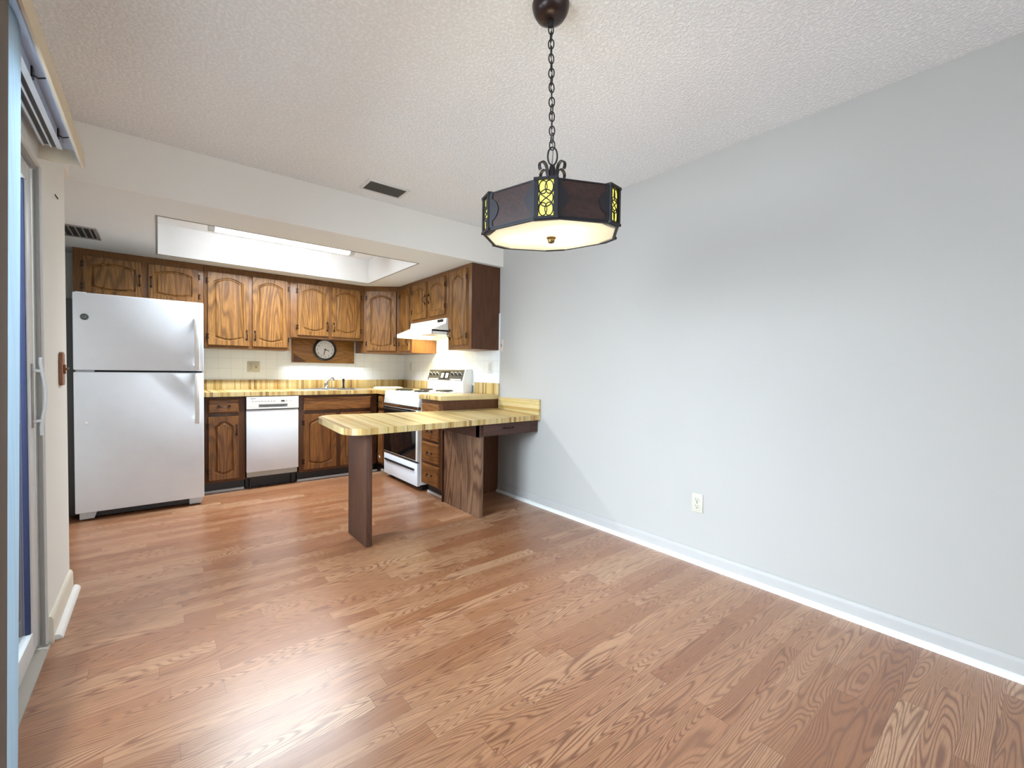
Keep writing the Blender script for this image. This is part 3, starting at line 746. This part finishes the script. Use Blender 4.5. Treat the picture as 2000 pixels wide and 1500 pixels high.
# control panel with recessed pocket handle
cp.box(dwx0, dwx1, 4.728, 4.775, .806, .879).box(dwx0, dwx0+.10, 4.728, 4.775, .762, .806).box(dwx1-.10, dwx1, 4.728, 4.775, .762, .806)
cp.box(dwx0+.10, dwx1-.10, 4.728, 4.775, .762, .778).box(dwx0+.10, dwx1-.10, 4.765, 4.775, .778, .806)
cpo = cp.build('control_panel', WHITEW, dw_, smooth=0)
MB().prism([(dwx0+.098, .806), (dwx0+.115, .784), (dwx0+.15, .779), (dwx1-.15, .779), (dwx1-.115, .784), (dwx1-.098, .806)], 4.745, 4.764, 'y').build('pocket_handle', plain('pocket_grey', (.22, .23, .24), .4), cpo)
MB().box(dwx0+.292, dwx0+.322, 4.7265, 4.728, .830, .842).build('display', BLACK, cpo)
lt = MB(); vs, fs = text_mb('BOSCH', .014, .0003); lt.add([(v[0]+dwx0+.055, 4.7275-v[2], v[1]+.862) for v in vs], fs); lt.build('lettering', INK, cpo, smooth=0)
BTN = plain('button_grey', (.40, .42, .42), .5)
for u, ww in [(.045+k*.026, .013) for k in range(8)]+[(.335, .008), (.375, .008)]:
    MB().box(dwx0+u, dwx0+u+ww, 4.7270, 4.728, .833, .840).build('button', BTN, cpo)
MB().box(dwx0+.004, dwx1-.010, 4.745, 4.775, .118, .163).build('lower_panel', plain('dw_grey_strip', (.42, .42, .38), .45), dw_)
MB().box(dwx0+.002, dwx1-.002, 4.84, 4.86, .004, .118).build('toe_panel', BLACK, dw_)
for xx in (dwx0+.04, dwx1-.04): MB().cyl((xx, 4.80, 0), .010, .118, 'z', 10).build('levelling_foot', GREYS, dw_)

# ------------------------------------------------------------------ stove
SY_0, SY_1, SXF = 3.748, 4.553, -.634
sv = thing('stove', 'white electric stove with black oven door between the base cabinets', 'stove', (-.33, (SY_0+SY_1)/2, 0))
MB().box(-.60, -.02, SY_0+.004, SY_1-.004, .055, .905).build('body', WHITEW, sv, bevel=.003)
MB().box(-.57, -.05, SY_0+.03, SY_1-.03, .0, .055).build('base', BLACK, sv)
ct = MB().prism([(SXF, .800), (-.600, .800), (-.600, .900), (-.035, .905), (-.035, .930), (-.595, .934), (-.618, .925)][::-1], SY_0, SY_1, 'y').build('cooktop', WHITEW, sv, bevel=.004)
MB().box(SXF-.004, -.600, SY_0+.006, SY_1-.006, .772, .796).build('vent_trim', CHROME, sv)
od = MB().box(SXF, -.600, SY_0+.012, SY_1-.012, .278, .770).build('oven_door', WHITEW, sv, bevel=.004)
MB().box(SXF-.004, SXF, SY_0+.045, SY_1-.016, .290, .765).build('door_glass', BLKGL, od, bevel=.001)
MB().tube([(SXF-.030, SY_0+.06, .745), (SXF-.030, SY_1-.06, .745)], .009, 12).box(SXF-.030, SXF, SY_0+.06, SY_0+.08, .738, .752).box(SXF-.030, SXF, SY_1-.08, SY_1-.06, .738, .752).build('oven_handle', BLACK, od)
MB().box(SXF-.002, SXF+.01, SY_0+.012, SY_1-.012, .268, .284).build('door_trim', CHROME, sv)
dr = MB().box(SXF, -.600, SY_0+.012, SY_1-.012, .045, .262).build('storage_drawer', WHITE, sv, bevel=.004)
MB().box(SXF-.012, SXF, SY_0+.07, SY_1-.05, .196, .206).box(SXF-.013, SXF-.009, SY_0+.07, SY_1-.05, .190, .206).build('drawer_handle', BLACK, dr)
# coil burners
for bxx, byy, r in ((-.48, 4.36, .10), (-.22, 4.36, .08), (-.48, 3.97, .08), (-.22, 3.97, .10)):
    bo = MB().lathe([(r+.014, 0), (r+.012, .004), (r+.002, .002), (r-.004, .001)], (bxx, byy, .932)).build('burner', CHROME, sv)
    pts = [(bxx+(.02+(r-.025)*i/90)*math.cos(i*.26), byy+(.02+(r-.025)*i/90)*math.sin(i*.26), .943) for i in range(91)]
    MB().tube(pts, .006, 6).build('coil', BURN, bo)
# backguard
bx_ = -.125; b0, b1 = SY_0+.02, SY_1-.02
MB().prism([(-.012, .93), (bx_+.0, .93), (bx_+.0, 1.045), (bx_+.035, 1.165), (-.012, 1.168)][::-1], b0+.004, b1-.004, 'y').build('backguard', WHITEW, sv, bevel=.004)
def onface(y, s, out=0):   # point on the sloping console, s 0..1 upwards
    x = bx_+.035*s-out*.96; z = 1.045+.12*s-out*.28; return (x, y, z)
cn = MB(); a, b_ = b0+.02, b1-.01
vs = [onface(a, .02, .0015), onface(b_, .02, .0015), onface(b_, .97, .0015), onface(a, .97, .0015), onface(a, .02, -.002), onface(b_, .02, -.002), onface(b_, .97, -.002), onface(a, .97, -.002)]
con = cn.add(vs, [(0, 1, 2, 3), (7, 6, 5, 4), (0, 4, 5, 1), (1, 5, 6, 2), (2, 6, 7, 3), (3, 7, 4, 0)]).build('control_console', plain('console_grey', (.085, .085, .075), .4), sv, smooth=0)
def knob(y, s, r, m, nm, ln=.016):
    c = onface(y, s, .0015); e = onface(y, s, ln); MB().tube([c, e], [r, r*.85], 18).build(nm, m, con)
for k in range(3):
    yy = b1-.065-k*.075; knob(yy+.002, .55, .029, WHITEW, 'dial_plate', .003); knob(yy, .60, .017, BLACK, 'knob')
    yy = b0+.085+k*.075; knob(yy+.002, .55, .029, WHITEW, 'dial_plate', .003); knob(yy, .60, .020, BLACK, 'knob')
def facebox(y0, y1, s0, s1, m, nm, o=.003):
    vs = [onface(y0, s0, o), onface(y1, s0, o), onface(y1, s1, o), onface(y0, s1, o), onface(y0, s0, 0), onface(y1, s0, 0), onface(y1, s1, 0), onface(y0, s1, 0)]
    MB().add(vs, [(0, 1, 2, 3), (7, 6, 5, 4), (0, 4, 5, 1), (1, 5, 6, 2), (2, 6, 7, 3), (3, 7, 4, 0)]).build(nm, m, con, smooth=0)
ymid = (b0+b1)/2+.01
facebox(ymid-.095, ymid+.095, .15, .82, BLACK, 'clock_panel')
facebox(ymid+.02, ymid+.075, .25, .68, WHITEW, 'clock_dial', .0045); facebox(ymid-.075, ymid-.02, .25, .68, WHITEW, 'timer_dial', .0045)
for (ya, yb) in ((b0+.05, b0+.26), (b1-.25, b1-.04)): facebox(ya, yb, .06, .17, WHITEW, 'printed_legend', .0022)

# ------------------------------------------------------------------ range hood
hd = thing('range_hood', 'white range hood under the short wall cabinet above the stove', 'range hood', (-.25, 4.14, 1.50))
h0, h1 = 3.748, 4.524
MB().prism([(-.001, 1.667), (-.335, 1.667), (-.345, 1.612), (-.500, 1.540), (-.500, 1.500), (-.490, 1.500), (-.488, 1.530), (-.010, 1.530), (-.010, 1.500), (-.001, 1.500)][::-1], h0, h1, 'y').build('shell', WHITEW, hd, smooth=0)
MB().box(-.495, -.001, h0, h0+.004, 1.500, 1.545).box(-.495, -.001, h1-.004, h1, 1.500, 1.545).build('side_lip', WHITEW, hd)
MB().prism([(-.3455, 1.658), (-.3395, 1.622), (-.336, 1.622), (-.342, 1.658)], 3.805, 3.915, 'y').build('switch_panel', BLACK, hd)
MB().box(-.46, -.05, h0+.04, h1-.25, 1.522, 1.5295).build('filter', HOODF, hd)
hl = plain('hood_lens', (1, .9, .6), .4, emis=(1, .82, .42), es=8)
MB().box(-.32, -.14, h1-.22, h1-.06, 1.518, 1.5295).build('lamp_lens', hl, hd)
area('hood_bulb', (-.23, 4.32, 1.512), (0, 0, 0), .18, .16, 3.2, (1, .80, .40))

# ------------------------------------------------------------------ peninsula
pn = thing('peninsula_table', 'low peninsula counter with butcher-block top, post and drawer', 'peninsula counter', (-.8, 3.0, 0))
zt = lambda p: .779+(p[1]-2.70)*.033
zb = lambda p: zt(p)-.041
def arc(cx, cy, r, a0, a1, n=8): return [(cx+r*math.cos(a0+(a1-a0)*i/n), cy+r*math.sin(a0+(a1-a0)*i/n)) for i in range(n+1)]
pl_ = [(-.001, 2.735)] + [(-.001, 3.326), (-.66, 3.326), (-1.30, 3.40)] + arc(-1.50, 3.29, .14, PI*.46, PI*.98) + arc(-1.53, 2.80, .12, PI*1.0, PI*1.49)
MB().prism(pl_, zb, zt).build('tabletop', BUT_X, pn, smooth=0)
MB().prism([(-.002, .0), (-.022, .0), (-.022, .125), (-.002, .125)][::-1], 2.745, 3.31, 'y')
sp_ = MB(); sp_.prism([(2.738, .781), (3.310, .800), (3.310, .905), (2.738, .912)], -.022, -.001, 'x'); sp_.build('side_upstand', BUT_Z, pn, bevel=.0015)
MB().box(-1.502, -1.462, 2.748, 3.084, 0, .745).build('post', PENW, pn, bevel=.0015)
MB().box(-.600, -.565, 2.775, 3.322, 0, .640).build('support_panel', PANELW, pn, bevel=.0015)['label'] = 'lighter oak grained panel'
ap = MB().box(-.632, -.615, 2.765, 3.322, .638, .742).box(-.632, -.020, 2.765, 2.785, .638, .742).box(-.615, -.020, 2.785, 3.32, .732, .737).box(-.615, -.02, 3.30, 3.322, .638, .742).build('apron', PENWX, pn)
dd = MB().box(-.585, -.105, 2.751, 2.765, .650, .733).build('drawer', PENWX, pn, bevel=.003)
hm = MB(); pts = []
for i in range(13):
    s = -1+2*i/12; pts.append((-.34+s*.045, 2.750-.022*(1-abs(s)**2.5), .694))
hm.tube(pts, [.0035+.002*(1-abs(-1+2*i/12)) for i in range(13)], 8)
for sg in (-1, 1): hm.prism([(-.34+sg*.062, .694), (-.34+sg*.045, .684), (-.34+sg*.03, .694), (-.34+sg*.045, .704)], 2.747, 2.751, 'y')
hm.build('handle', BRONZE, dd)

# ------------------------------------------------------------------ vents
def vent(name, label, x0, x1, y0, y1, z, n, along, fr_m, fw_=.018):
    t = thing(name, label, 'air vent', ((x0+x1)/2, (y0+y1)/2, z))
    f = MB().box(x0, x1, y0, y0+fw_, z-.008, z).box(x0, x1, y1-fw_, y1, z-.008, z).box(x0, x0+fw_, y0+fw_, y1-fw_, z-.008, z).box(x1-fw_, x1, y0+fw_, y1-fw_, z-.008, z)
    f.build('frame', fr_m, t, bevel=.001)
    MB().box(x0+fw_, x1-fw_, y0+fw_, y1-fw_, z-.002, z-.0005).build('duct_opening', DARK, t)
    for k in range(n):
        s = (k+.5)/n
        if along == 'x':
            y = y0+fw_+(y1-y0-2*fw_)*s; m = MB().prism([(y-.007, z-.002), (y+.003, z-.009), (y+.005, z-.0085), (y-.005, z-.0015)], x0+fw_, x1-fw_, 'x')
        else:
            x = x0+fw_+(x1-x0-2*fw_)*s; m = MB().prism([(x-.007, z-.002), (x+.003, z-.010), (x+.006, z-.0095), (x-.004, z-.0015)], y0+fw_, y1-fw_, 'y')
        m.build('louver', VSL if along == 'x' else ALU, t)
    return t
v = vent('ceiling_vent', 'dark grille ceiling vent in the dining ceiling beside the header', -1.415, -1.115, 2.945, 3.135, HD, 7, 'x', VFR)
v = vent('ceiling_vent', 'grey louvred ceiling vent in front of the cabinet over the refrigerator', -3.17, -2.872, 4.335, 4.69, HK, 7, 'y', ALU, .02)

# ------------------------------------------------------------------ fluorescent fixture in the well
fl = thing('ceiling_light', 'long fluorescent fixture glowing inside the white light well', 'ceiling light', (-1.60, 4.42, WZ))
MB().box(-2.20, -1.02, 4.37, 4.47, WZ-.055, WZ).build('housing', WHITEW, fl, bevel=.003)
MB().prism([(4.365, WZ-.055), (4.370, WZ-.085), (4.39, WZ-.105), (4.45, WZ-.105), (4.47, WZ-.085), (4.475, WZ-.055)], -2.16, -1.06, 'x').build('diffuser', TUBE, fl)
area('fluorescent_tubes', (-1.61, 4.42, WZ-.108), (0, 0, 0), 1.08, .07, 26, (.88, .95, 1), spread=math.radians(148))
for xx in (-2.205, -1.06): MB().prism([(4.362, WZ-.052), (4.367, WZ-.088), (4.388, WZ-.109), (4.452, WZ-.109), (4.473, WZ-.088), (4.478, WZ-.052)], xx, xx+.045, 'x').build('end_cap', HEADR, fl)
t = thing('electrical_box', 'small grey junction clip at the left end of the light well', 'junction box', (WX0+.02, 3.9, 2.3))
MB().box(WX0+.001, WX0+.03, 4.20, 4.26, 2.34, 2.40).box(WX0+.03, WX0+.034, 4.21, 4.25, 2.35, 2.39).build('box', ALU, t)

# ------------------------------------------------------------------ pendant lamp
LX, LY = -1.432, 1.148; Z0, Z1 = 1.632, 1.748
TX, TY, TH, RL = .071, .035, math.radians(-138.0), .2440
pd = thing('pendant_lamp', 'hexagonal dark wood pendant lamp with yellow glass corners hanging on a chain', 'pendant lamp', (LX, LY, HD))
CX_, CY_ = LX-.011, LY+.009
MB().lathe([(.008, -.052), (.03, -.050), (.050, -.040), (.061, -.022), (.066, -.004), (.066, 0)], (CX_, CY_, HD), n=40).build('canopy', CANOPY, pd)
MB().lathe([(.005, -.075), (.010, -.070), (.012, -.058), (.010, -.050)], (CX_, CY_, HD), n=16).build('canopy_loop', IRON, pd)
def tz(x, y, z): return z+TX*(x-LX)+TY*(y-LY)
def tilt(mb): mb.v = [(v[0], v[1], tz(*v)) for v in mb.v]; return mb
def hexo(off=0.0, leg=.033):
    """12 corners: six long sides and six narrow chamfers"""
    P = []; R_ = RL-off
    for k in range(6):
        a = TH+k*PI/3; n_ = Vector((math.cos(a), math.sin(a))); t_ = Vector((-n_.y, n_.x)); c = Vector((LX, LY))+n_*R_
        hw = leg-off*.2; P += [c-t_*hw, c+t_*hw]
    return P
O_ = hexo(); I_ = hexo(.012)
for i in range(12):
    a, b = O_[i], O_[(i+1) % 12]; ai, bi = I_[i], I_[(i+1) % 12]
    d = (b-a).normalized(); nn = Vector((d.y, -d.x)); w = (b-a).length; mid = (a+b)/2
    if i % 2 == 1:   # long wood panels
        p = tilt(MB().prism([tuple(a), tuple(b), tuple(bi), tuple(ai)], Z0+.002, Z1-.002)).build('wood_panel', LAMPW, pd)
        for e, sg in ((a, 1), (b, -1)):
            pts = [(0, Z0+.001), (.016, Z0+.004)] + [(.013+.026*math.sin(PI*k/10)**.7, Z0+.022+(Z1-Z0-.044)*k/10) for k in range(11)] + [(.016, Z1-.004), (0, Z1-.001)]
            vs = []
            for o in (.0, .0030):
                for (u, z) in pts: q_ = e+d*u*sg+nn*o; vs.append((q_.x, q_.y, z))
            n = len(pts); tilt(MB().add(vs, [tuple(range(n)), tuple(range(2*n-1, n-1, -1))]+[(k, (k+1) % n, n+(k+1) % n, n+k) for k in range(n)])).build('iron_ear', IRON, pd, smooth=0)
        o2 = nn*.0025
        for za, zb_ in ((Z1-.004, Z1), (Z0, Z0+.004)):
            tilt(MB().prism([tuple(a+o2), tuple(b+o2), tuple(bi), tuple(ai)], za, zb_)).build('edge_strip', IRON, p)
    else:            # corner stained glass with iron scrollwork
        def P3(u, z, o): q_ = mid+d*u+nn*o; return (q_.x, q_.y, z)
        def slab(mb, u0, u1, z0, z1, o0, o1):
            mb.add([P3(u0, z0, o0), P3(u1, z0, o0), P3(u1, z0, o1), P3(u0, z0, o1), P3(u0, z1, o0), P3(u1, z1, o0), P3(u1, z1, o1), P3(u0, z1, o1)],
                   [(0, 3, 2, 1), (4, 5, 6, 7), (0, 1, 5, 4), (1, 2, 6, 5), (2, 3, 7, 6), (3, 0, 4, 7)])
        za, zb_ = Z0-.005, Z1+.005; hw = w/2
        g = MB(); slab(g, -hw+.008, hw-.008, za+.006, zb_-.006, -.006, -.003); go = tilt(g).build('glass_panel', YGL, pd)
        f = MB(); slab(f, -hw-.003, -hw+.010, za, zb_, -.01, .005); slab(f, hw-.010, hw+.003, za, zb_, -.01, .005)
        slab(f, -hw-.005, hw+.005, za, za+.008, -.022, .007); slab(f, -hw-.005, hw+.005, zb_-.008, zb_, -.012, .007)
        tilt(f).build('corner_frame', IRON, pd)
        sc = MB(); zm = (za+zb_)/2; hh = (zb_-za)/2-.008; uw = hw-.011
        for cz_ in (zm+hh*.60, zm-hh*.60):
            for sx in (-1, 1):
                sc.tube([P3(sx*uw*.42+uw*.56*math.cos(2*PI*k/20), cz_+hh*.36*math.sin(2*PI*k/20), .0) for k in range(20)], .0020, 6, True)
        sc.tube([P3(uw*.97*math.cos(2*PI*k/24), zm+hh*.47*math.sin(2*PI*k/24), .0) for k in range(24)], .0020, 6, True)
        for sg in (-1, 1):
            sc.tube([P3(sg*uw*math.sin(-PI/2+PI*k/12), zm-hh*.45+hh*.9*k/12, .0) for k in range(13)], .0020, 6)
        tilt(sc).build('scrollwork', IRON, go)
gz = Z0-.001
tilt(MB().prism([tuple(v) for v in hexo(.010)], gz-.004, gz)).build('bottom_glass', LGL, pd, smooth=0)
fin = MB().lathe([(.004, -.026), (.010, -.024), (.013, -.018), (.013, -.012), (.017, -.009), (.017, -.004), (.006, -.003)], (LX, LY, gz), n=20); fin.build('finial', BRASS, pd)
A_, B_ = hexo(-.001), hexo(.0085); rm = MB()
for i in range(12): rm.prism([tuple(A_[i]), tuple(A_[(i+1) % 12]), tuple(B_[(i+1) % 12]), tuple(B_[i])], gz-.0055, gz+.001)
tilt(rm).build('rim', IRON, pd, smooth=0)
SZ = Z1+.008
sp = MB()
for a in range(6):
    an = TH+a*PI/3; sp.tube([(LX, LY, SZ), (LX+(RL-.01)*math.cos(an), LY+(RL-.01)*math.sin(an), tz(LX+(RL-.01)*math.cos(an), LY+(RL-.01)*math.sin(an), Z1-.004))], .004, 6)
sp.lathe([(.028, -.004), (.028, .006), (.010, .012)], (LX, LY, SZ-.002), n=18).build('spider', IRON, pd)
MB().lathe([(.012, 0), (.012, .03), (.017, .06), (.015, .10), (.010, .118), (.009, .124)], (LX, LY, SZ), n=18).build('stem', IRON, pd)
for a in range(4):
    an = a*PI/2; pts = []
    for k in range(26):
        s_ = k/25
        if s_ < .45: u = .014+.012*(s_/.45)**2; z = SZ+.03+.075*(s_/.45)
        else:
            q2 = (s_-.45)/.55; ph = PI-q2*PI*1.25; rr = .021*(1-.35*q2); u = .026+.021+rr*math.cos(ph); z = SZ+.105+rr*math.sin(ph)*1.1
        pts.append((u, z))
    mb = MB(); vs = []; wd = .006
    for j, (u, z) in enumerate(pts):
        un, zn = pts[min(j+1, 25)]; up_, zp_ = pts[max(j-1, 0)]; dl = math.hypot(un-up_, zn-zp_) or 1; nu, nz = -(zn-zp_)/dl*.0018, (un-up_)/dl*.0018
        for (sd, q3) in ((-wd, -1), (wd, -1), (wd, 1), (-wd, 1)):
            x_ = u+nu*q3
            vs.append((LX+x_*math.cos(an)-sd*math.sin(an), LY+x_*math.sin(an)+sd*math.cos(an), z+nz*q3))
    fs = [(k*4+i, k*4+(i+1) % 4, k*4+4+(i+1) % 4, k*4+4+i) for k in range(25) for i in range(4)]+[(0, 1, 2, 3), (103, 102, 101, 100)]
    mb.add(vs, fs).build('scroll', IRON, pd)
top, bot = HD-.070, SZ+.128
def chx(z): s_ = (z-bot)/(HD-bot); return LX+(CX_-LX)*s_, LY+(CY_-LY)*s_
MB().tube([(LX+.017*math.cos(2*PI*k/24)*math.cos(.68), LY-.017*math.cos(2*PI*k/24)*math.sin(.68), bot+.030+.032*math.sin(2*PI*k/24)) for k in range(24)], .0030, 8, True).build('hanging_ring', IRON, pd)
c0 = bot+.056; NL = 17; pitch = (top-c0)/NL
base_link = None
for k in range(NL):
    zc = c0+pitch*(k+.5); an = -.55+(k % 2)*PI/2+.25*math.sin(k*1.7); lx, ly = chx(zc)
    if base_link is None:
        lm = MB(); hl_ = pitch*.5+.0045; wl = .0095; pts = []
        for j in range(24):
            a = 2*PI*j/24; pts.append((wl*math.cos(a), 0, hl_*math.copysign(abs(math.sin(a))**.85, math.sin(a))))
        base_link = lm.tube(pts, .0022, 7, True).build('chain_link', IRON, pd, local=True); l_ = base_link
    else:
        l_ = base_link.copy(); C.objects.link(l_); l_.parent = pd
    l_.location = (lx-LX, ly-LY, zc-HD); l_.rotation_euler = (0, 0, an)
MB().tube([(chx(bot+(HD-.06-bot)*k/24)[0]+.003*math.sin(k*.9), chx(bot+(HD-.06-bot)*k/24)[1]+.003*math.cos(k*.9), bot+(HD-.06-bot)*k/24) for k in range(25)], .0018, 6).build('power_cord', plain('cord_brown', (.12, .10, .09), .6), pd)
BULB = plain('bulb_glow', (1, .9, .7), .4, emis=(1, .84, .60), es=24)
for k in range(3):
    a = k*2*PI/3+TH+PI/6; bx3, by3 = LX+.10*math.cos(a), LY+.10*math.sin(a)
    MB().lathe([(.006, .050), (.013, .046), (.015, .02), (.026, -.002), (.029, -.018), (.024, -.036), (.008, -.046)], (bx3, by3, Z0+.065), n=18).build('bulb', BULB, pd)
    MB().lathe([(.014, 0), (.014, .022)], (bx3, by3, Z0+.112), n=14).tube([(bx3, by3, Z0+.13), (LX, LY, SZ)], .003, 6).build('socket', BLACK, pd)
